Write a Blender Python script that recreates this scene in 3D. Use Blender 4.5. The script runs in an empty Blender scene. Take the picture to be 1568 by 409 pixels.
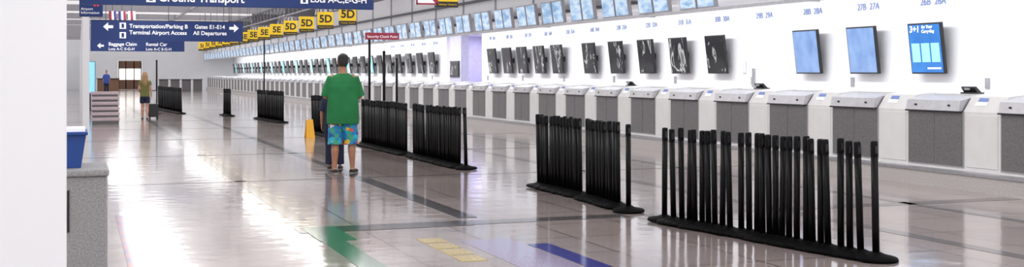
import bpy, bmesh, math, random
from mathutils import Vector, Matrix
random.seed(7)
scene = bpy.context.scene
scene.view_settings.view_transform = 'Standard'
scene.view_settings.exposure = 0.0

# ------------------------------------------------------------------ materials
MATS = {}
def mat(name, col, rough=0.5, metal=0.0, emit=0.0, ecol=None, var=0.06, scale=8.0, coat=0.0, bump=0.0, bscale=40.0, spec=0.5):
    if name in MATS: return MATS[name]
    m = bpy.data.materials.new(name); m.use_nodes = True
    nt = m.node_tree; b = nt.nodes['Principled BSDF']
    tc = nt.nodes.new('ShaderNodeTexCoord')
    n = nt.nodes.new('ShaderNodeTexNoise'); n.inputs['Scale'].default_value = scale; n.inputs['Detail'].default_value = 4
    nt.links.new(tc.outputs['Object'], n.inputs['Vector'])
    r = nt.nodes.new('ShaderNodeValToRGB')
    r.color_ramp.elements[0].position = 0.3; r.color_ramp.elements[1].position = 0.7
    r.color_ramp.elements[0].color = (*[max(0, c*(1-var)) for c in col], 1)
    r.color_ramp.elements[1].color = (*[min(1, c*(1+var)) for c in col], 1)
    nt.links.new(n.outputs['Fac'], r.inputs['Fac']); nt.links.new(r.outputs['Color'], b.inputs['Base Color'])
    b.inputs['Roughness'].default_value = rough; b.inputs['Metallic'].default_value = metal
    b.inputs['Coat Weight'].default_value = coat; b.inputs['Specular IOR Level'].default_value = spec
    b.inputs['Coat Roughness'].default_value = .08
    if emit > 0:
        b.inputs['Emission Color'].default_value = (*(ecol or col), 1); b.inputs['Emission Strength'].default_value = emit
    if bump > 0:
        n2 = nt.nodes.new('ShaderNodeTexNoise'); n2.inputs['Scale'].default_value = bscale
        nt.links.new(tc.outputs['Object'], n2.inputs['Vector'])
        bp = nt.nodes.new('ShaderNodeBump'); bp.inputs['Strength'].default_value = bump; bp.inputs['Distance'].default_value = 0.02
        nt.links.new(n2.outputs['Fac'], bp.inputs['Height']); nt.links.new(bp.outputs['Normal'], b.inputs['Normal'])
    MATS[name] = m
    return m

def floor_material():
    m = bpy.data.materials.new('terrazzo_floor'); m.use_nodes = True
    nt = m.node_tree; b = nt.nodes['Principled BSDF']; L = nt.links.new
    tc = nt.nodes.new('ShaderNodeTexCoord')
    big = nt.nodes.new('ShaderNodeTexNoise'); big.inputs['Scale'].default_value = 0.35; big.inputs['Detail'].default_value = 3
    L(tc.outputs['Object'], big.inputs['Vector'])
    r1 = nt.nodes.new('ShaderNodeValToRGB')
    r1.color_ramp.elements[0].position = .35; r1.color_ramp.elements[0].color = (.36, .29, .27, 1)
    r1.color_ramp.elements[1].position = .68; r1.color_ramp.elements[1].color = (.44, .38, .37, 1)
    L(big.outputs['Fac'], r1.inputs['Fac'])
    br = nt.nodes.new('ShaderNodeTexBrick'); br.offset = 0
    br.inputs['Scale'].default_value = 1.0; br.inputs['Brick Width'].default_value = .85; br.inputs['Row Height'].default_value = .9
    br.inputs['Mortar Size'].default_value = .012; br.inputs['Mortar Smooth'].default_value = .3
    br.inputs['Color1'].default_value = (1, 1, 1, 1); br.inputs['Color2'].default_value = (.84, .84, .87, 1); br.inputs['Mortar'].default_value = (.35, .32, .32, 1)
    L(tc.outputs['Object'], br.inputs['Vector'])
    mx = nt.nodes.new('ShaderNodeMix'); mx.data_type = 'RGBA'; mx.blend_type = 'MULTIPLY'; mx.inputs[0].default_value = 1
    L(r1.outputs['Color'], mx.inputs[6]); L(br.outputs['Color'], mx.inputs[7])
    sp = nt.nodes.new('ShaderNodeTexNoise'); sp.inputs['Scale'].default_value = 70
    L(tc.outputs['Object'], sp.inputs['Vector'])
    r2 = nt.nodes.new('ShaderNodeValToRGB')
    r2.color_ramp.elements[0].position = .38; r2.color_ramp.elements[0].color = (.8, .8, .8, 1)
    r2.color_ramp.elements[1].position = .6; r2.color_ramp.elements[1].color = (1.0, 1.0, 1.0, 1)
    L(sp.outputs['Fac'], r2.inputs['Fac'])
    mx2 = nt.nodes.new('ShaderNodeMix'); mx2.data_type = 'RGBA'; mx2.blend_type = 'MULTIPLY'; mx2.inputs[0].default_value = 1
    L(mx.outputs[2], mx2.inputs[6]); L(r2.outputs['Color'], mx2.inputs[7])
    L(mx2.outputs[2], b.inputs['Base Color'])
    rr = nt.nodes.new('ShaderNodeMapRange'); rr.inputs[3].default_value = .12; rr.inputs[4].default_value = .2
    L(big.outputs['Fac'], rr.inputs[0]); L(rr.outputs[0], b.inputs['Roughness'])
    b.inputs['IOR'].default_value = 1.55
    b.inputs['Coat Weight'].default_value = .55; b.inputs['Coat Roughness'].default_value = .07
    wv = nt.nodes.new('ShaderNodeTexNoise'); wv.inputs['Scale'].default_value = 3.0; wv.inputs['Detail'].default_value = 2
    L(tc.outputs['Object'], wv.inputs['Vector'])
    bp = nt.nodes.new('ShaderNodeBump'); bp.inputs['Strength'].default_value = .16; bp.inputs['Distance'].default_value = .02
    L(wv.outputs['Fac'], bp.inputs['Height']); L(bp.outputs['Normal'], b.inputs['Normal']); L(bp.outputs['Normal'], b.inputs['Coat Normal'])
    return m

def tropical():
    m = bpy.data.materials.new('tropical_print'); m.use_nodes = True
    nt = m.node_tree; b = nt.nodes['Principled BSDF']
    tc = nt.nodes.new('ShaderNodeTexCoord')
    ns = nt.nodes.new('ShaderNodeTexNoise'); ns.inputs['Scale'].default_value = 9
    nt.links.new(tc.outputs['Object'], ns.inputs['Vector'])
    ad = nt.nodes.new('ShaderNodeMix'); ad.data_type = 'RGBA'; ad.inputs[0].default_value = .12
    nt.links.new(tc.outputs['Object'], ad.inputs[6]); nt.links.new(ns.outputs['Color'], ad.inputs[7])
    v = nt.nodes.new('ShaderNodeTexVoronoi'); v.inputs['Scale'].default_value = 16
    nt.links.new(ad.outputs[2], v.inputs['Vector'])
    s = nt.nodes.new('ShaderNodeSeparateColor'); nt.links.new(v.outputs['Color'], s.inputs[0])
    r = nt.nodes.new('ShaderNodeValToRGB'); r.color_ramp.interpolation = 'CONSTANT'
    cols = [(0, (.02, .22, .5)), (.28, (.03, .42, .6)), (.45, (.02, .1, .32)), (.6, (.05, .35, .2)), (.72, (.75, .5, .06)), (.8, (.7, .08, .06)), (.88, (.7, .75, .75)), (.94, (.02, .2, .45))]
    e = r.color_ramp.elements
    e[0].position = 0; e[0].color = (*cols[0][1], 1); e[1].position = cols[1][0]; e[1].color = (*cols[1][1], 1)
    for p, c in cols[2:]:
        x = e.new(p); x.color = (*c, 1)
    nt.links.new(s.outputs[0], r.inputs['Fac']); nt.links.new(r.outputs['Color'], b.inputs['Base Color'])
    b.inputs['Roughness'].default_value = .8
    return m

def screen_mat(name, stops, scale, emit, wave=False, rough=.1):
    m = bpy.data.materials.new(name); m.use_nodes = True
    nt = m.node_tree; b = nt.nodes['Principled BSDF']
    tc = nt.nodes.new('ShaderNodeTexCoord')
    mp = nt.nodes.new('ShaderNodeMapping'); mp.inputs['Scale'].default_value = scale
    oi = nt.nodes.new('ShaderNodeObjectInfo')
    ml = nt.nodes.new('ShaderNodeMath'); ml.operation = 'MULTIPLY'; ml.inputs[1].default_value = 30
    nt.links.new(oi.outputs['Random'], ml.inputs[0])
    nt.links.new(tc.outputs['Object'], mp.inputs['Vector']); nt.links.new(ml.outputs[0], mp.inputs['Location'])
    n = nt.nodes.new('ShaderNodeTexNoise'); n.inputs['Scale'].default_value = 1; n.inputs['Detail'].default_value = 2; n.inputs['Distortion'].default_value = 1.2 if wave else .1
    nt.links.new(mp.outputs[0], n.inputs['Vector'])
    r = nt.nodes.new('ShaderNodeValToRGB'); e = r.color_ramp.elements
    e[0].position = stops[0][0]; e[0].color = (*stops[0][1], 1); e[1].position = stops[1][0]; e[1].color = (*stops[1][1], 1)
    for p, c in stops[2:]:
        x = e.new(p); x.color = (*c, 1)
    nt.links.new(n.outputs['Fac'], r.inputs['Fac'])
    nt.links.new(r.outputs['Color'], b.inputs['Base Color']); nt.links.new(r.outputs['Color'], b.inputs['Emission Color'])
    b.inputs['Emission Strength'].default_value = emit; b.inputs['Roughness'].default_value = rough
    return m

M_floor = floor_material()
M_white = mat('white_paint', (.87, .885, .92), .55, var=.015, scale=1.5)
M_wallw = mat('glossy_white_wall', (.93, .94, .97), .35, var=.01, scale=1)
M_ceil = mat('ceiling_added_glow', (.8, .8, .82), .8, emit=.6, ecol=(1, .985, .97), var=.04, scale=2)  # emission added to the whole ceiling to brighten the floor and hall
M_fasc = mat('fascia_paint', (.78, .79, .83), .6, var=.03)
M_dark = mat('dark_beam_paint', (.12, .12, .14), .6)
M_beam = mat('beam_paint', (.42, .42, .46), .6)
M_black = mat('black_powdercoat', (.003, .003, .004), .35, var=.2, scale=30, spec=.15)
M_rubber = mat('black_rubber', (.002, .002, .0025), .6, var=.3, scale=30, spec=.05)
M_steel = mat('brushed_steel', (.5, .5, .53), .32, .8, var=.08, scale=12)
M_panel = mat('dark_steel_panel', (.19, .185, .19), .42, .4, var=.25, scale=55)
M_cream = mat('cream_laminate', (.76, .755, .755), .35, var=.03, scale=5)
M_frame = mat('counter_frame_metal', (.42, .42, .43), .4, .5, var=.05)
M_stone = mat('plinth_stone', (.5, .475, .465), .35, var=.12, scale=40)
M_blue = mat('sign_blue', (.006, .028, .14), .4, emit=.12, ecol=(.01, .05, .25))
M_yel = mat('sign_yellow', (.8, .52, .01), .4, emit=.15, ecol=(.9, .6, .02))
M_wt = mat('sign_white', (.85, .85, .88), .5, emit=.3, ecol=(1, 1, 1))
M_red = mat('sign_red', (.33, .02, .06), .4, emit=.05)
M_textblue = mat('lettering_blue', (.2, .29, .62), .5)
M_textblk = mat('lettering_black', (.02, .02, .02), .5)
M_grey = mat('grey_speckle', (.33, .33, .335), .6, var=.25, scale=90)
M_bluebox = mat('blue_plastic', (.01, .06, .28), .4)
M_skin = mat('skin_tan', (.40, .19, .115), .5, var=.1)
M_skin2 = mat('skin_fair', (.55, .31, .22), .5, var=.1)
M_green = mat('green_cotton', (.01, .165, .048), .85, var=.15, scale=5, bump=.6, bscale=9)
M_trop = tropical()
M_hairb = mat('black_hair', (.012, .01, .01), .6, bump=.4, bscale=90)
M_blond = mat('blonde_hair', (.32, .18, .08), .55, var=.25, scale=20, bump=.4, bscale=60)
M_olive = mat('olive_cotton', (.15, .15, .045), .85, var=.12)
M_navy = mat('navy_denim', (.008, .012, .04), .8, var=.2)
M_shoe = mat('dark_shoe', (.03, .022, .02), .6)
M_sole = mat('shoe_sole', (.25, .24, .23), .6)
M_eyew = mat('eye_white', (.8, .8, .78), .3); M_eyeb = mat('eye_dark', (.03, .02, .015), .2)
M_lip = mat('lip', (.4, .12, .1), .5)
M_bluesh = mat('blue_cotton', (.03, .07, .3), .85)
M_scr_dark = screen_mat('monitor_dark_painted_reflection', [(.0, (.004, .004, .006)), (.58, (.01, .01, .012)), (.63, (.4, .4, .4)), (.68, (.02, .02, .022))], (1, 3, 1.6), .3, True, .2)  # pale wavy reflections painted into the dark screen colour
M_scr_blue = screen_mat('monitor_blue_image', [(.2, (.12, .21, .42)), (.8, (.23, .34, .56))], (1, 4, 3), .42)
M_scr_adv = screen_mat('monitor_advert', [(.3, (.02, .11, .36)), (.7, (.03, .16, .44))], (1, 2, 2), .65)
M_cyan = mat('advert_cyan', (.25, .6, .9), .3, emit=.7)
M_scr_flt = screen_mat('flight_display_image', [(.2, (.10, .25, .48)), (.42, (.28, .46, .68)), (.62, (.58, .72, .86)), (.8, (.18, .36, .6))], (1, 2.2, 6), .5)
M_scr_col = screen_mat('monitor_colour_image', [(.25, (.02, .2, .5)), (.45, (.1, .55, .55)), (.6, (.7, .75, .8)), (.75, (.03, .06, .2))], (1, 3, 2), .7)
M_lav = mat('violet_light_tint', (.6, .59, .74), .6)  # violet light of the recess put into the wall and kiosk colour
M_brown = mat('brown_wood', (.16, .08, .045), .5)
M_glow = mat('window_glass_bright', (.9, .93, 1), .2, emit=1.8, ecol=(1, .96, .9))
M_pink = mat('mauve_slat', (.5, .41, .44), .35, .1)
M_bezel = mat('monitor_bezel', (.015, .015, .018), .35)
M_orange = mat('caution_yellow', (.85, .42, .02), .45)

# ------------------------------------------------------------------ mesh helpers
class B:
    def __init__(s): s.bm = bmesh.new(); s.mats = []
    def mi(s, m):
        if m not in s.mats: s.mats.append(m)
        return s.mats.index(m)
    def box(s, x0, x1, y0, y1, z0, z1, m, bev=0):
        vs = [s.bm.verts.new((x, y, z)) for x in (x0, x1) for y in (y0, y1) for z in (z0, z1)]
        idx = [(0, 1, 3, 2), (4, 6, 7, 5), (0, 4, 5, 1), (2, 3, 7, 6), (0, 2, 6, 4), (1, 5, 7, 3)]
        fs = [s.bm.faces.new([vs[i] for i in f]) for f in idx]
        k = s.mi(m)
        for f in fs: f.material_index = k
        if bev:
            es = list({e for f in fs for e in f.edges})
            r = bmesh.ops.bevel(s.bm, geom=es, offset=bev, segments=2, affect='EDGES', profile=.5)
            for f in r['faces']: f.material_index = k
        return s
    def prism(s, prof, y0, y1, m):   # prof list of (x,z)
        a = [s.bm.verts.new((x, y0, z)) for x, z in prof]; c = [s.bm.verts.new((x, y1, z)) for x, z in prof]
        k = s.mi(m); n = len(prof)
        fs = [s.bm.faces.new(a), s.bm.faces.new(c[::-1])]
        for i in range(n): fs.append(s.bm.faces.new([a[i], c[i], c[(i+1) % n], a[(i+1) % n]]))
        for f in fs: f.material_index = k
        return s
    def tube(s, pts, rads, m, side=(1, 0, 0), n=16, up=None):
        pts = [Vector(p) for p in pts]; side = Vector(side); rings = []; k = s.mi(m)
        for i, p in enumerate(pts):
            t = Vector(up) if up else (pts[min(i+1, len(pts)-1)] - pts[max(i-1, 0)]).normalized()
            u = side - side.dot(t)*t
            if u.length < 1e-3: u = t.orthogonal()
            u.normalize(); v = t.cross(u)
            r = rads[i]; a, b_ = (r, r) if not isinstance(r, tuple) else r
            rings.append([s.bm.verts.new(p + u*a*math.cos(q*2*math.pi/n) + v*b_*math.sin(q*2*math.pi/n)) for q in range(n)])
        for i in range(len(rings)-1):
            for q in range(n):
                f = s.bm.faces.new([rings[i][q], rings[i][(q+1) % n], rings[i+1][(q+1) % n], rings[i+1][q]])
                f.material_index = k; f.smooth = True
        for rg in (rings[0][::-1], rings[-1]):
            f = s.bm.faces.new(rg); f.material_index = k
        return s
    def ball(s, c, r, m, seg=16):
        r3 = r if isinstance(r, tuple) else (r, r, r)
        M = Matrix.Translation(c) @ Matrix.Diagonal((*r3, 1))
        o = bmesh.ops.create_uvsphere(s.bm, u_segments=seg, v_segments=seg//2, radius=1, matrix=M)
        k = s.mi(m)
        for v in o['verts']:
            for f in v.link_faces: f.material_index = k; f.smooth = True
        return s
    def mesh(s, name):
        bmesh.ops.recalc_face_normals(s.bm, faces=s.bm.faces)
        me = bpy.data.meshes.new(name); s.bm.to_mesh(me); s.bm.free()
        for m in s.mats: me.materials.append(m)
        return me
    def obj(s, name, parent=None, loc=(0, 0, 0), rz=0):
        return place(name, s.mesh(name), parent, loc, rz)

def place(name, me, parent=None, loc=(0, 0, 0), rz=0):
    o = bpy.data.objects.new(name, me); scene.collection.objects.link(o)
    o.location = loc; o.rotation_euler = (0, 0, rz)
    if parent: o.parent = parent
    return o
def empty(name, loc=(0, 0, 0), rz=0):
    return place(name, None, None, loc, rz)
def text(body, size, loc, rot, m, parent, name='lettering', align='LEFT', bold=0.0):
    c = bpy.data.curves.new(name, 'FONT'); c.body = body; c.size = size; c.align_x = align; c.offset = bold; c.extrude = .002
    c.materials.append(m)
    o = bpy.data.objects.new(name, c); scene.collection.objects.link(o)
    o.location = loc; o.rotation_euler = rot; o.parent = parent
    return o
FACE_CAM = (math.pi/2, 0, 0); FACE_HALL = (math.pi/2, 0, -math.pi/2)

# ------------------------------------------------------------------ room shell
B().box(-12, 17, -6, 113, -.1, 0, M_floor).obj('floor')
B().box(-12, 10.9, -6, 113, 4.7, 4.85, M_ceil).obj('ceiling')
PITCH = 1.735
w = B(); w.box(13.6, 13.75, -4, 40, 0, 2.95, M_wallw); w.box(13.6, 13.75, 44.3, 112, 0, 2.95, M_wallw)
w.obj('wall_right')
w = B(); w.box(16, 16.15, 39.9, 44.4, 0, 2.95, M_lav); w.box(13.75, 16, 39.85, 40, 0, 2.95, M_lav); w.box(13.75, 16, 44.3, 44.45, 0, 2.95, M_lav)
w.obj('wall_recess')
w = B(); w.box(10.9, 16.2, -4, 112, 2.95, 3.1, M_white); w.box(10.9, 11.05, -4, 112, 3.1, 4.85, M_fasc)
for i in range(40): w.box(10.86, 10.9, -4+i*2.9, -3.94+i*2.9, 3.1, 4.7, M_beam)
w.box(10.84, 10.9, -4, 112, 3.55, 3.62, M_dark)
w.obj('trim_soffit')
# far wall with glazed entrance
B().box(-12, 3.35, 112, 112.2, 0, 4.7, M_white).obj('wall_far')
B().box(5.45, 17, 112, 112.2, 0, 4.7, M_white).obj('wall_far')
B().box(3.35, 5.45, 112, 112.2, 2.62, 4.7, M_white).obj('wall_far')
w = B(); w.box(3.4, 5.4, 112.05, 112.1, 0.02, 2.6, M_glow)
for x in (3.4, 4.0, 4.7, 5.32): w.box(x, x+.08, 111.9, 112.05, 0.01, 2.6, M_brown)
w.box(3.4, 5.4, 111.9, 112.05, 1.9, 2.6, M_brown); w.box(3.4, 5.4, 111.9, 112.05, 0.01, .9, M_brown)
w.obj('door_1')
w = B(); w.box(.1, .25, 30, 112, 0, 3.2, M_white); w.obj('wall_left')
w = B()
w.box(-11.9, -11.8, -6, 112, 0, .3, M_dark); w.box(-11.9, -11.8, -6, 112, 2.4, 2.5, M_dark); w.box(-11.9, -11.8, -6, 112, 4.5, 4.7, M_dark)
for i in range(40): w.box(-11.92, -11.78, -6+i*3, -5.9+i*3, 0, 4.7, M_dark)
w.obj('window_2')
w = B()
for i in range(13):
    y = 8+i*8.4
    w.box(-11, 10.85, y, y+.18, 4.4, 4.7, M_beam)
for x in (0.5, 5.0, 9.6): w.box(x, x+.1, 5, 111.9, 4.5, 4.6, M_beam)
w.obj('trim_ceiling_beams')
# dark exposed truss above the far check-in islands
w = B()
for x in (8.2, 9.4):
    for z in (3.9, 4.35): w.box(x, x+.06, 20, 70, z, z+.06, M_dark)
    for i in range(50):
        y = 20+i
        w.tube([(x+.03, y, 3.93), (x+.03, y+.5, 4.38), (x+.03, y+1, 3.93)], [.018]*3, M_dark, n=6)
for i in range(6): w.box(8.2, 9.46, 20+i*10, 20.06+i*10, 3.9, 4.7, M_dark)
w.obj('trim_roof_truss')

# floor inlays, plus one painted reflection of blue light
w = B(); M_ink = mat('terrazzo_charcoal', (.03, .028, .034), .14, coat=.35, var=.2, scale=60)
M_ingr = mat('terrazzo_green', (.03, .13, .08), .14, coat=.35, var=.2, scale=60)
M_inbl = mat('terrazzo_blue', (.025, .03, .25), .14, coat=.35, var=.2, scale=60)
M_inrd = mat('terrazzo_red', (.42, .05, .07), .14, coat=.35, var=.2, scale=60)
M_inye = mat('terrazzo_yellow', (.52, .40, .14), .14, coat=.35, var=.2, scale=60)
M_blue_refl = mat('painted_blue_reflection', (.36, .31, .48), .14, coat=.5, var=.1, scale=60)  # reflected blue light painted on the floor as lavender colour
M_midg = mat('terrazzo_grey', (.11, .1, .105), .14, coat=.35, var=.2, scale=60)
for k, y in enumerate([5.6, 16.5, 22, 27.4, 32.8, 38.2, 49, 60]):
    w.box(-10, 10.5, y, y+.13, 0, .002, M_midg)
w.box(2.35, 3.66, 11.0, 11.38, 0, .003, M_ink); w.box(3.66, 5.4, 11.05, 11.33, 0, .003, M_midg); w.box(1.95, 2.02, 11.0, 11.38, 0, .003, M_ink)
w.box(5.6, 10.5, 11.0, 11.25, 0, .002, M_midg)
w.box(3.68, 3.89, 11.6, 16.4, 0, .004, M_ink); w.box(3.69, 3.86, 16.7, 60, 0, .002, M_ink)
w.box(3.69, 3.88, 6, 9.6, 0, .004, M_inbl)
w.box(2.02, 2.35, 10.4, 11.38, 0, .005, M_ingr); w.box(2.03, 2.24, 6, 10.4, 0, .004, M_ingr)
w.box(2.03, 2.19, 12, 60, 0, .002, M_midg)
w.box(7.15, 7.31, 4, 60, 0, .002, M_midg); w.box(8.9, 9.02, 4, 60, 0, .002, M_midg)
for i in range(28):
    w.box(.36, .44, 6+i*.25, 6.25+i*.25, 0, .004, M_inbl if i % 2 else M_inrd)
    w.box(.44, .52, 6+i*.25, 6.25+i*.25, 0, .004, M_inrd if i % 2 else M_inbl)
for i in range(4): w.box(2.86, 3.08, 8.9+i*.36, 9.18+i*.36, 0, .004, M_inye)
w.box(3.2, 3.66, 7, 10.0, 0, .003, M_blue_refl)  # painted patch of reflected blue light, not a laid inlay
w.obj('floor_inlay_and_reflection')

# ------------------------------------------------------------------ check-in counters
def counter_mesh():
    c = B(); P = PITCH
    c.box(0, .9, -P, 0, 0, .2, M_stone); c.box(-.02, .9, -P, 0, .2, .235, M_steel)
    c.box(.16, .8, -P, 0, .235, 1.0, M_cream)
    c.box(.15, .165, -1.085, 0, .27, 1.0, M_frame)
    c.box(.14, .17, -.535, -.02, .29, .985, M_panel, .006); c.box(.14, .17, -1.06, -.55, .29, .985, M_panel, .006)
    c.box(.15, .165, -1.68, -1.13, .29, .96, M_cream, .004)
    c.prism([(.10, 1.0), (.13, 1.14), (.4, 1.2), (.5, 1.2), (.5, 1.0)], -1.05, -.01, M_steel)
    c.box(.095, .5, -1.06, 0, .985, 1.005, M_bezel)
    c.prism([(.16, 1.0), (.3, 1.2), (.7, 1.24), (.7, 1.0)], -P+.02, -1.07, M_cream)
    c.box(.62, .8, -P, 0, 1.0, 1.22, M_cream)
    for y in (-.2, -.85): c.tube([(.13, y, 1.075), (.1, y, 1.075)], [.014, .014], M_bezel, n=10)
    c.prism([(.23, 1.13), (.265, 1.18), (.275, 1.175), (.24, 1.125)], -1.4, -1.25, M_textblue)
    c.prism([(.20, 1.085), (.23, 1.13), (.24, 1.125), (.21, 1.08)], -1.42, -1.23, M_wt)
    return c.mesh('check_in_counter')
cm = counter_mesh()
for k in range(-3, 56):
    place('check_in_counter', cm, None, (10.6, 11.6+PITCH*k, 0))
# small agent terminals on the counters
t = B(); t.box(0, .16, -.14, .14, 0, .02, M_bezel, .004); t.prism([(.05, .02), (.0, .09), (.03, .1), (.12, .02)], -.13, .13, M_bezel); t.box(-.01, .0, -.05, .05, .05, .08, M_steel)
tm = t.mesh('card_reader')
for k in (0, 1, 4, 7): place('card_reader', tm, None, (11.24, 11.6+PITCH*k-.6, 1.221))

# wall monitors
def monitor_mesh(sm, name, W=.82, H=.86):
    c = B(); t = .12
    R = Matrix.Rotation(-t, 4, 'Y')
    c.box(-.03, .03, -W/2, W/2, 0, H, M_bezel, .006)
    c.box(-.034, -.03, -W/2+.025, W/2-.025, .025, H-.025, sm)
    if name == 'advert':
        for i in range(3):
            c.box(-.037, -.034, -W/2+.07+i*.24, -W/2+.27+i*.24, .2, .52, M_cyan)
        c.box(-.037, -.034, -W/2+.07, -W/2+.4, .08, .11, M_wt)
    bmesh.ops.transform(c.bm, matrix=R, verts=c.bm.verts)
    c.box(.0, .17, -.12, .12, .35, .5, M_bezel)
    return c.mesh('wall_monitor_'+name)
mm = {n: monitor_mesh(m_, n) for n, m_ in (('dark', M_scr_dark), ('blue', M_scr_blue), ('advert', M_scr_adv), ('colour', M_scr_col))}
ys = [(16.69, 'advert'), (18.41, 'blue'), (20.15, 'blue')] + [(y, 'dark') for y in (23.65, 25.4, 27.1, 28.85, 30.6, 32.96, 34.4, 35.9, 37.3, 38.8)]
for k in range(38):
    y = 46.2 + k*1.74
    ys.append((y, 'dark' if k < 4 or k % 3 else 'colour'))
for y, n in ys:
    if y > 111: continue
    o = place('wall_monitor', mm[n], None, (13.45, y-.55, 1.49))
    if n == 'advert':
        text('3+1', .16, (-.13, .35, .70), FACE_HALL, M_wt, o, bold=.004)
        text('for Your\nCarry-Bag', .075, (-.135, .04, .76), FACE_HALL, M_wt, o, bold=.002)
# lane numbers
num = empty('lane_number_lettering')
for k in range(22):
    y = 16.3+k*1.74
    if 39 < y < 45: continue
    text('%dB  %dA' % (26+k, 26+k), .17, (13.59, y+.25, 2.66), FACE_HALL, M_textblue, num, name='number')
# outlets on wall
o_ = B()
for k in range(10): o_.box(13.58, 13.6, 14.9+k*3.48, 15.0+k*3.48, 1.25, 1.42, M_steel)
o_.box(13.57, 13.6, 22.15, 22.3, 1.5, 1.75, M_cream); o_.box(13.57, 13.6, 21.8, 21.9, 1.2, 1.6, M_steel)
o_.obj('wall_outlet_strip')

# overhead displays
c = B(); R = Matrix.Rotation(-.14, 4, 'Y')
for y in (-.33, .33):
    c.box(-.04, .04, y-.31, y+.31, 0, .54, M_beam, .006)
    c.box(-.044, -.04, y-.28, y+.28, .03, .51, M_scr_flt)
bmesh.ops.transform(c.bm, matrix=R, verts=c.bm.verts)
c.box(0, .25, -.5, .5, .25, .31, M_dark)
om = c.mesh('overhead_display')
for k in range(0, 56):
    if k in (3,): continue
    place('overhead_display', om, None, (10.68, 11.6+PITCH*k+.5, 2.68))
r_ = B(); r_.box(10.66, 10.72, 8, 110, 2.62, 2.67, M_steel)
for i in range(18): r_.box(10.67, 10.9, 10+i*5.6, 10.06+i*5.6, 2.62, 3.1, M_steel)
r_.obj('trim_display_rail')

# information kiosk in recess
k = B(); k.box(13.2, 13.5, 41.2, 42.6, 0, 2.9, M_lav); k.box(13.16, 13.2, 41.35, 42.45, 1.35, 1.95, M_bezel, .01); k.box(13.15, 13.165, 41.42, 42.38, 1.42, 1.88, M_scr_dark)
k.box(13.1, 13.5, 41.1, 42.7, 0, .12, M_steel)
k.obj('information_kiosk')

# ------------------------------------------------------------------ stanchion rows
def stanchions(name, segs, lean=.018):
    c = B()
    for (x0, y0, x1, y1, n) in segs:
        for i in range(n):
            f = i/max(1, n-1)
            x = x0+(x1-x0)*f+random.uniform(-.012, .012); y = y0+(y1-y0)*f+random.uniform(-.015, .015)
            dx = random.uniform(-lean, lean)-.008; dy = random.uniform(-lean, lean)
            tilt = Vector((random.uniform(-.03, .03), -.06, 1)).normalized()
            q = Vector((x, y, .012))
            c.tube([q, q+tilt*.004, q+tilt*.022, q+tilt*.04, q+tilt*.06], [.168, .175, .168, .08, .036], M_rubber, n=28, up=tilt)
            H = .955+random.uniform(-.012, .012)
            def P(z): return (x+dx*z, y+dy*z, z)
            c.tube([P(.04), P(H-.13)], [.0285, .0285], M_black, n=16)
            c.tube([P(H-.13), P(H-.125), P(H-.015), P(H-.004), P(H)], [.0285, .0300, .0300, .027, .018], M_black, n=16)
            c.box(x+dx-.012, x+dx+.012, y+dy-.035, y+dy-.026, H-.1, H-.04, M_bezel)
    return c.obj(name)
stanchions('queue_stanchion_row', [(5.55, 10.6, 5.57, 10.42, 2), (5.58, 10.27, 5.68, 9.70, 7), (5.70, 9.56, 5.75, 9.32, 3), (5.76, 9.20, 5.82, 8.78, 6), (5.83, 8.68, 5.90, 8.32, 5), (5.92, 8.18, 5.95, 7.98, 3), (5.98, 7.82, 5.98, 7.82, 1)])
stanchions('queue_stanchion_row', [(5.68, 14.35, 5.70, 13.05, 15), (5.68, 12.80, 5.62, 11.8, 10), (5.57, 11.45, 5.57, 11.45, 1)])
stanchions('queue_stanchion_row', [(5.56, 24.1, 5.62, 20.8, 32), (5.63, 20.3, 5.64, 17.7, 25), (5.66, 17.4, 5.66, 17.4, 1)])
stanchions('queue_stanchion_row', [(5.53, 39, 5.75, 35.4, 32)])
stanchions('queue_stanchion_row', [(4.85, 42.6, 4.95, 41.6, 6)])
stanchions('queue_stanchion_row', [(3.15, 51, 3.55, 44.6, 36)])
stanchions('queue_stanchion_row', [(5.5, 29.2, 5.58, 27.2, 14)])

# ------------------------------------------------------------------ column, bin and left side
c = B()
prof = []
for a_ in range(8):
    an = math.pi/8 + a_*math.pi/4
    prof.append((math.cos(an), math.sin(an)))
cx, cy, R_ = -.50, 4.2, .5
def ring(z, s): return [c.bm.verts.new((cx+p[0]*R_*s, cy+p[1]*R_*s, z)) for p in prof]
lv = [ring(0, 1.12), ring(.18, 1.12), ring(.2, 1), ring(4.7, 1)]
kk = c.mi(M_white)
for a_, b_ in zip(lv, lv[1:]):
    for i in range(8): c.bm.faces.new([a_[i], a_[(i+1) % 8], b_[(i+1) % 8], b_[i]])
c.bm.faces.new(lv[0][::-1]); c.bm.faces.new(lv[-1])
c.obj('column')
c = B(); c.box(-.55, .165, 7.5, 8.1, .06, .88, M_grey, .012); c.box(-.57, .175, 7.48, 8.12, .88, .92, M_grey, .01); c.box(-.5, .13, 7.55, 8.05, 0, .06, M_bezel)
c.box(-.4, -.05, 7.49, 7.5, .55, .8, M_bezel)
c.obj('trash_receptacle')
c = B()
c.prism([(-.32, .922), (.015, .922), (.045, 1.12), (-.35, 1.12)], 7.65, 8.05, M_bluebox); c.box(-.36, .055, 7.63, 8.07, 1.12, 1.14, M_bluebox, .005)
c.box(-.3, .04, 7.7, 8.0, 1.14, 1.16, M_wt)
c.obj('plastic_storage_bin')
c = B()
for i in range(6):
    c.box(.35, 1.15, 36.4+i*.22, 36.6+i*.22, .1+i*.15, .19+i*.15, M_pink, .01)
    c.box(.38, 1.12, 36.42+i*.22, 36.56+i*.22, 0, .1+i*.15, M_midg)
c.obj('slatted_rack')
c = B(); c.box(.28, .62, 50, 50.06, .7, 1.95, M_cyan); c.box(.26, .64, 50.06, 50.1, .68, 1.97, M_bezel); c.box(.42, .48, 50.1, 50.14, 0, .7, M_bezel); c.box(.28, .62, 49.9, 50.3, 0, .04, M_bezel)
c.obj('advert_stand')
c = B()
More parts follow.
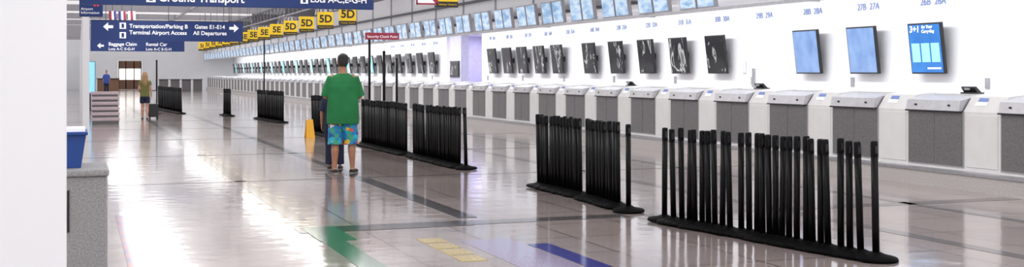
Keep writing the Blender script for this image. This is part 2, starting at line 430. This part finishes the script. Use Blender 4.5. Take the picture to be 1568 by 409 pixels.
for i in range(4):
    c.box(6.2+i*.9, 6.9+i*.9, 100, 100.6, 0, .95, M_midg, .02); c.box(6.15+i*.9, 6.95+i*.9, 99.9, 100.65, .95, 1.0, M_bezel)
c.obj('service_desk_row')
c = B(); c.box(1.5, 3.2, 104, 104.8, 0, 1.0, M_brown, .02); c.box(1.4, 3.3, 103.9, 104.9, 1.0, 1.06, M_bezel)
c.obj('information_desk')

# caution sign
c = B()
for s_ in (-1, 1):
    c.prism([(-.1, 0), (.1, 0), (.07, .42), (-.07, .42)], -.012, .012, M_orange)
    for v in list(c.bm.verts)[-8:]: v.co.y += s_*(.12*(1-v.co.z/.46))+s_*.014
c.obj('caution_sign', None, (5.05, 27.3, 0))

# poles / sign posts
def pole(name, x, y, h, r=.03, base=True):
    c = B(); c.tube([(0, 0, 0), (0, 0, .015), (0, 0, .03)], [.2, .2, .05], M_rubber, n=20); c.tube([(0, 0, .02), (0, 0, h)], [r, r], M_black, n=12)
    c.ball((0, 0, h), r*1.1, M_black, 12)
    return c.obj(name, None, (x, y, 0))
pole('signal_pole', 2.68, 44.7, 1.95)
pole('signal_pole', 6.6, 45, 3.0, .025)
pole('signal_pole', 6.9, 27.6, 2.0, .035); pole('signal_pole', 7.45, 28.5, 1.85, .03)
p = pole('security_checkpoint_sign', 5.95, 25.1, 2.36, .027)
B().box(-.1, .66, -.03, .0, 2.23, 2.38, M_red, .004).obj('panel', p)
text('Security Check Point', .08, (-.06, -.033, 2.27), FACE_CAM, M_wt, p)

# ------------------------------------------------------------------ hanging signs
def hanging(name, x0, x1, y, z0, z1):
    e = empty(name, (0, 0, 0))
    b = B(); b.box(x0, x1, y, y+.12, z0, z1, M_blue, .01); b.box(x0-.01, x1+.01, y+.02, y+.1, z1, z1+.03, M_bezel)
    for x in (x0+.5, (x0+x1)/2, x1-.5): b.tube([(x, y+.06, z1), (x, y+.06, 4.69)], [.012, .012], M_dark, n=8)
    b.obj('panel', e)
    return e
def arrow(e, x, y, z, s, d):
    b = B()
    pts = [(-1, 0), (0, .9), (0, .3), (1, .3), (1, -.3), (0, -.3), (0, -.9)]
    b.prism([(x+(-d)*px*s, z+pz*s) for px, pz in pts], y-.006, y-.001, M_wt)
    b.obj('arrow', e)
def icon(e, x, y, z, s):
    b = B(); b.box(x-s, x+s, y-.006, y-.001, z-s, z+s, M_wt); b.box(x-s*.4, x+s*.4, y-.008, y-.006, z-s*.7, z+s*.7, M_blue); b.obj('icon', e)
e = hanging('hanging_wayfinding_sign', .05, 5.3, 22, 2.71, 3.35)
text('Ground Transport', .2, (1.35, 21.99, 2.79), FACE_CAM, M_wt, e, bold=.004)
text('Baggage Claim', .2, (1.35, 21.99, 3.07), FACE_CAM, M_wt, e, bold=.004)
text('Lots A-C,E-G-H', .165, (4.08, 21.99, 2.83), FACE_CAM, M_wt, e, bold=.003)
text('Parking', .165, (4.08, 21.99, 3.07), FACE_CAM, M_wt, e, bold=.003)
icon(e, 1.22, 22, 2.85, .08); icon(e, 3.97, 22, 2.87, .07)
e = hanging('hanging_wayfinding_sign', .42, 5.75, 44.5, 2.66, 3.38)
arrow(e, 1.0, 44.5, 3.16, .17, -1); arrow(e, 5.42, 44.5, 3.16, .17, 1)
icon(e, 1.5, 44.5, 3.2, .11); icon(e, 1.5, 44.5, 2.86, .11)
text('Transportation/Parking B', .2, (1.72, 44.49, 3.13), FACE_CAM, M_wt, e, bold=.004)
text('Terminal Airport Access', .2, (1.72, 44.49, 2.9), FACE_CAM, M_wt, e, bold=.004)
text('Gates E1-E14', .2, (4.0, 44.49, 3.13), FACE_CAM, M_wt, e, bold=.004)
text('All Departures', .2, (3.95, 44.49, 2.9), FACE_CAM, M_wt, e, bold=.004)
e = hanging('hanging_wayfinding_sign', .6, 5.4, 66, 2.66, 3.22)
arrow(e, 1.1, 66, 2.95, .17, -1)
for i, (x, s_) in enumerate([(1.5, 'Baggage Claim'), (3.4, 'Rental Car')]):
    text(s_, .25, (x, 65.99, 2.96), FACE_CAM, M_wt, e, bold=.004); text('Lots A-C E-G-H', .2, (x, 65.99, 2.72), FACE_CAM, M_wt, e, bold=.003)
e = hanging('airport_information_sign', .02, .5, 27, 2.72, 3.4)
text('4.', .24, (.25, 26.99, 2.95), FACE_CAM, mat('lettering_red', (.8, .05, .03), .5, emit=.5), e, bold=.006)
text('Airport\nInformation', .08, (.05, 26.99, 2.86), FACE_CAM, M_wt, e)
# yellow lane signs
def lane(label, y, x=6.3):
    e = empty('lane_number_sign', (x, y, 0))
    b = B(); b.box(-.215, .215, 0, .08, 2.8, 3.16, M_yel, .005); b.box(-.215, .215, 0, .08, 2.7, 2.8, M_textblk, .004)
    for q in (-.15, .15): b.tube([(q, .04, 3.16), (q, .04, 4.69)], [.008, .008], M_dark, n=6)
    b.obj('panel', e)
    text(label, .28, (0, -.004, 2.88), FACE_CAM, M_textblk, e, align='CENTER', bold=.008)
    text('Ticketing / Check In', .045, (0, -.004, 2.735), FACE_CAM, M_yel, e, align='CENTER')
lane('5C', 20.5)
for i in range(14): lane('5D' if i < 4 else '5E', 28.9+i*2.8)
# no entry sign
e = empty('no_entry_sign', (5.75, 19.9, 0))
b = B(); b.box(-.2, .2, 0, .04, 2.7, 3.15, M_wt, .004); b.box(-.2, -.17, -.006, 0, 2.7, 3.15, M_red); b.box(.17, .2, -.006, 0, 2.7, 3.15, M_red); b.box(-.2, .2, -.006, 0, 2.7, 2.73, M_red)
b.prism([(-.2, 3.12), (-.16, 3.15), (.2, 2.76), (.16, 2.72)], -.008, 0, M_red); b.tube([(0, .02, 3.15), (0, .02, 4.69)], [.01, .01], M_dark, n=6)
b.obj('panel', e)
# flags
b = B()
for x0, cols in ((1.15, (M_red, M_wt, M_inbl)), (1.5, (M_inbl, M_wt, M_red)), (1.85, (M_wt, M_red, M_wt))):
    for j in range(3):
        b.tube([(x0+j*.09, 48, 3.9), (x0+j*.09+.02, 48.02, 3.5), (x0+j*.09-.01, 48, 3.15)], [(.045, .03), (.05, .035), (.05, .03)], cols[j], n=10)
    b.tube([(x0+.09, 48, 3.85), (x0+.09, 48, 4.69)], [.012, .012], M_dark, n=6)
b.obj('hanging_flag_group')

# ------------------------------------------------------------------ people
def remesh(o, vox, sm=4):
    m = o.modifiers.new('Remesh', 'REMESH'); m.mode = 'VOXEL'; m.voxel_size = vox; m.use_smooth_shade = True
    s = o.modifiers.new('Smooth', 'SMOOTH'); s.iterations = sm; s.factor = .5
def hand(c, w, d, pn, sd, m):
    w, d, pn, sd = Vector(w), Vector(d).normalized(), Vector(pn).normalized(), Vector(sd).normalized()
    c.tube([w-d*.02, w+d*.03, w+d*.07, w+d*.095], [(.026, .02), (.036, .016), (.042, .016), (.04, .014)], m, side=sd, n=14)
    for j, L_ in enumerate((.072, .08, .075, .058)):
        b0 = w+d*.085+sd*(.030-.0205*j)
        p1 = b0+d*L_*.45+pn*.006; p2 = p1+(d*.75+pn*.6)*L_*.35; p3 = p2+(d*.4+pn*.9)*L_*.28
        c.tube([b0-d*.02, b0, p1, p2, p3], [.0085, .009, .0088, .008, .0065], m, side=sd, n=10)
    t0 = w+d*.025+sd*.03
    c.tube([t0-sd*.015, t0+sd*.012+d*.01, t0+sd*.028+d*.035+pn*.008, t0+sd*.026+d*.062+pn*.018], [.011, .0115, .0105, .008], m, side=pn, n=10)

def person(name, loc, rz, S, skin, shirt, bottom, hairm, arms, legs, vox=.01, longhair=False, hem=.42, legr=.115, wide=1.0, sleeve=1.0, shirt_hem=.74, shoe=M_shoe, phone=False, fem=False):
    E = empty(name, loc, rz); E.scale = (S, S, S)
    c = B()
    tz = [(.82, .15, .11), (.92, .17, .12), (1.05, .155, .115), (1.2, .17, .12), (1.35, .19, .12), (1.42, .17, .1), (1.47, .1, .08), (1.5, .064, .064), (1.6, .058, .06)]
    c.tube([(0, .01*(z > 1.45), z) for z, _, _ in tz], [(a*wide if z < 1.45 else a, b) for z, a, b in tz], skin, n=24)
    hd = [(1.562, .025, .03, .055), (1.58, .045, .055, .038), (1.61, .06, .078, .022), (1.65, .07, .09, .014), (1.69, .076, .098, .008), (1.73, .074, .095, .004), (1.76, .06, .075, .002), (1.782, .03, .04, 0)]
    c.tube([(0, y, z) for z, a, b, y in hd], [(a, b) for z, a, b, y in hd], skin, n=24)
    c.tube([(0, .1, 1.69), (0, .118, 1.66), (0, .108, 1.645)], [.009, (.013, .013), .01], skin, n=10)
    for s in (-1, 1): c.ball((s*.079, -.002, 1.67), (.011, .02, .031), skin, 12)
    for s, (el, wr, hdir, pn, sd) in zip((-1, 1), arms):
        sh = Vector((s*.165*wide, 0, 1.425)); el = Vector(el); wr = Vector(wr)
        c.tube([sh-Vector((s*.04, 0, -.01)), sh, (sh*2+el)/3, el.lerp(sh, .12), el, el.lerp(wr, .25), el.lerp(wr, .7), wr], [.05, .056, .05, .042, .041, .042, .032, (.028, .023)], skin, n=16)
        hand(c, wr, hdir, pn, sd, skin)
    for s, (kn, an, toe) in zip((-1, 1), legs):
        hp = Vector((s*.09, 0, .88)); kn = Vector(kn); an = Vector(an); toe = Vector(toe)
        c.tube([hp, hp.lerp(kn, .3), hp.lerp(kn, .75), kn, kn.lerp(an, .15), kn.lerp(an, .35)+Vector((0, -.015, 0)), kn.lerp(an, .7)-Vector((0, .006, 0)), an, an-Vector((0, .0, .05))],
               [.09, .088, .066, .058, .054, .06, .045, .036, .038], skin, n=18)
        fd = (toe-an); fd.z = 0; fd.normalize()
        sdv = Vector((fd.y, -fd.x, 0)); a0 = Vector((an.x, an.y, an.z-.045))
        c.tube([a0-fd*.055, a0+Vector((0, 0, .005)), a0+fd*.08-Vector((0, 0, .008)), a0+fd*.16-Vector((0, 0, .016)), a0+fd*.195-Vector((0, 0, .018))], [(.026, .026), (.034, .035), (.04, .026), (.042, .018), (.025, .012)], skin, side=sdv, n=16)
    o = c.obj('body', E); remesh(o, vox)
    c = B(); g = wide
    sz = [(shirt_hem, .222, .165), (shirt_hem+.08, .225, .168), (1.0, .218, .165), (1.15, .21, .158), (1.3, .218, .148), (1.38, .21, .13), (1.435, .175, .108), (1.47, .115, .088), (1.495, .082, .076)]
    if fem: sz = [(shirt_hem, .175, .13), (shirt_hem+.08, .175, .128), (1.05, .158, .12), (1.15, .16, .122), (1.3, .178, .135), (1.38, .18, .12), (1.435, .15, .098), (1.47, .1, .08), (1.49, .075, .07)]
    c.tube([(0, -.004, z) for z, a, b in sz], [(a*g, b) for z, a, b in sz], shirt, n=30)
    for s, (el, wr, *_r) in zip((-1, 1), arms):
        sh = Vector((s*.16*wide, 0, 1.415)); el = Vector(el)
        e2 = sh.lerp(el, sleeve)
        c.tube([sh-Vector((s*.05, 0, 0)), sh, sh.lerp(e2, .4), sh.lerp(e2, .8), e2], [.062, .072, .075, .074, .076], shirt, n=18)
    o = c.obj('shirt', E); remesh(o, vox, 3)
    c = B()
    pk = .86 if fem else 1
    c.tube([(0, 0, .76), (0, 0, .84), (0, 0, .93), (0, 0, 1.0)], [(.17*pk, .13*pk), (.2*pk, .15*pk), (.195*pk, .145*pk), (.18*pk, .135*pk)], bottom, n=26)
    for s, (kn, an, toe) in zip((-1, 1), legs):
        hp = Vector((s*.095, 0, .86)); kn = Vector(kn); an = Vector(an)
        path = [hp, hp.lerp(kn, .35)]; rr = [.1*pk, .113*pk]
        if hem > kn.z:
            f = (hp.z-hem)/(hp.z-kn.z); path += [hp.lerp(kn, f*.7+.1), hp.lerp(kn, f)]; rr += [legr, legr]
        else:
            path += [kn]; rr += [legr*.95]; f = (kn.z-hem)/(kn.z-an.z); path += [kn.lerp(an, f*.5), kn.lerp(an, f)]; rr += [legr*.95, legr]
        c.tube(path, rr, bottom, n=20)
    o = c.obj('shorts' if hem > .3 else 'trousers', E); remesh(o, vox, 3)
    c = B()
    for s, (kn, an, toe) in zip((-1, 1), legs):
        an = Vector(an); toe = Vector(toe); fd = toe-an; fd.z = 0; fd.normalize(); sdv = Vector((fd.y, -fd.x, 0)); zb = an.z-.09
        q = Vector((an.x, an.y, zb))
        c.tube([q-fd*.075+Vector((0, 0, .03)), q-fd*.03+Vector((0, 0, .036)), q+fd*.08+Vector((0, 0, .034)), q+fd*.18+Vector((0, 0, .027)), q+fd*.215+Vector((0, 0, .022))], [(.03, .028), (.042, .036), (.048, .034), (.048, .027), (.03, .02)], shoe, side=sdv, n=16)
        c.tube([q-fd*.08+Vector((0, 0, .008)), q+fd*.05+Vector((0, 0, .008)), q+fd*.22+Vector((0, 0, .008))], [(.036, .009), (.05, .009), (.04, .009)], M_sole, side=sdv, n=16)
    c.obj('shoes', E)
    c = B()
    hr = [(1.60, .05, .03, -.055), (1.63, .066, .05, -.045), (1.67, .078, .07, -.03), (1.705, .083, .082, -.018), (1.735, .082, .096, -.004), (1.765, .07, .086, 0), (1.788, .04, .052, 0), (1.797, .015, .02, 0)]
    c.tube([(0, y, z) for z, a, b, y in hr], [(a, b) for z, a, b, y in hr], hairm, n=24)
    if longhair:
        c.tube([(0, -.05, 1.74), (0, -.085, 1.66), (0, -.1, 1.56), (0, -.115, 1.45), (0, -.125, 1.34), (0, -.12, 1.26)], [(.06, .04), (.088, .05), (.098, .05), (.1, .045), (.085, .035), (.05, .02)], hairm, n=20)
        for s in (-1, 1): c.tube([(s*.06, 0, 1.73), (s*.082, -.01, 1.64), (s*.085, -.03, 1.52), (s*.075, -.07, 1.42)], [.02, .026, .028, .02], hairm, n=12)
    o = c.obj('hair', E); remesh(o, vox, 2)
    c = B()
    for s in (-1, 1):
        c.ball((s*.031, .088, 1.685), .0135, M_eyew, 12); c.ball((s*.031, .0985, 1.685), .006, M_eyeb, 10)
        c.ball((s*.031, .098, 1.706), (.018, .006, .004), hairm, 10)
    c.ball((0, .098, 1.618), (.022, .008, .008), M_lip, 12)
    c.obj('face', E)
    if phone:
        B().box(-.04, .04, .315, .325, 1.10, 1.24, M_bezel, .003).obj('phone', E)
    return E

armsM = [((-.255, .03, 1.15), (-.085, .25, 1.12), (.55, .55, .35), (.9, -.3, .1), (-.2, .3, .9)),
         ((.255, .03, 1.15), (.085, .25, 1.12), (-.55, .55, .35), (-.9, -.3, .1), (.2, .3, .9))]
legsM = [((-.115, .02, .48), (-.125, .0, .09), (-.17, .2, .0)), ((.125, .02, .48), (.14, .0, .09), (.2, .2, .0))]
person('man_standing', (3.72, 17.4, 0), -math.radians(10), 1.0, M_skin, M_green, M_trop, M_hairb, armsM, legsM, vox=.0075, hem=.43, legr=.118, wide=1.08, phone=True)
armsD = [((-.24, -.01, 1.13), (-.25, .05, .88), (-.02, .15, -1), (1, 0, 0), (0, 1, 0)), ((.24, -.01, 1.13), (.25, .05, .88), (.02, .15, -1), (-1, 0, 0), (0, 1, 0))]
legsD = [((-.1, .02, .48), (-.1, .0, .09), (-.12, .2, .0)), ((.1, .02, .48), (.1, .0, .09), (.12, .2, .0))]
person('child_standing', (3.75, 18.15, 0), -math.radians(12), .80, M_skin, M_navy, M_navy, M_hairb, armsD, legsD, vox=.012, hem=.1, legr=.085)
armsW = [((-.21, .01, 1.15), (-.17, .18, 1.0), (.1, .8, -.3), (1, 0, 0), (0, .3, 1)), ((.21, .0, 1.14), (.23, .06, .9), (.0, .2, -1), (-1, 0, 0), (0, 1, 0))]
legsW = [((-.08, .05, .48), (-.085, .06, .09), (-.09, .26, .0)), ((.08, .0, .48), (.085, -.1, .09), (.1, .1, .0))]
person('woman_walking', (2.02, 39.8, 0), -math.radians(3), .86, M_skin2, M_olive, M_navy, M_blond, armsW, legsW, vox=.012, hem=.62, legr=.1, longhair=True, sleeve=.45, shirt_hem=.86, fem=True)
person('man_in_blue', (1.97, 93, 0), math.radians(170), .96, M_skin, M_bluesh, M_navy, M_hairb, armsD, legsD, vox=.02, hem=.1, legr=.085)
c = B(); c.box(-.16, .16, -.12, .12, .06, .5, M_bezel, .02)
for x in (-.12, .12):
    c.tube([(x*.8, .1, .5), (x*.8, .12, .92)], [.009, .009], M_steel, n=8); c.tube([(x, -.1, .03), (x+.03, -.1, .03)], [.03, .03], M_rubber, side=(0, 0, 1), n=12); c.tube([(x, .1, .03), (x+.03, .1, .03)], [.03, .03], M_rubber, side=(0, 0, 1), n=12)
c.tube([(-.11, .12, .92), (.11, .12, .92)], [.014, .014], M_bezel, side=(0, 0, 1), n=10)
c.obj('rolling_suitcase', None, (2.3, 40.2, 0))

# ------------------------------------------------------------------ lights
def area(name, loc, rot, sx, sy, power, col=(1, 1, 1)):
    l = bpy.data.lights.new(name, 'AREA'); l.shape = 'RECTANGLE'; l.size = sx; l.size_y = sy; l.energy = power; l.color = col
    o = bpy.data.objects.new(name, l); scene.collection.objects.link(o); o.location = loc; o.rotation_euler = rot
    return o
area('counter_cove_light', (11.9, 25, 2.93), (0, math.radians(-25), 0), .5, 56, 1400, (.97, .98, 1))
area('counter_cove_light', (11.9, 81, 2.93), (0, math.radians(-25), 0), .5, 56, 1400, (.97, .98, 1))
area('ceiling_linear_light', (2.4, 50, 4.38), (0, 0, 0), 1.6, 110, 1500, (1, .985, .965))
area('ceiling_linear_light', (7.3, 50, 4.38), (0, 0, 0), 1.2, 110, 1300, (1, .985, .97))
area('recess_light', (14.8, 42.1, 2.9), (0, 0, 0), 1.5, 3, 80, (.75, .7, 1))
W = bpy.data.worlds.new('World'); scene.world = W; W.use_nodes = True
W.node_tree.nodes['Background'].inputs[0].default_value = (.95, .97, 1, 1); W.node_tree.nodes['Background'].inputs[1].default_value = 1.05

# ------------------------------------------------------------------ camera
cam = bpy.data.cameras.new('camera'); co = bpy.data.objects.new('camera', cam); scene.collection.objects.link(co)
co.location = (0, 0, 1.5); co.rotation_euler = (math.pi/2, 0, -math.radians(20.25))
cam.sensor_width = 36; cam.lens = 1800/1568*36; cam.shift_y = -92.5/1568; cam.clip_end = 400
scene.camera = co
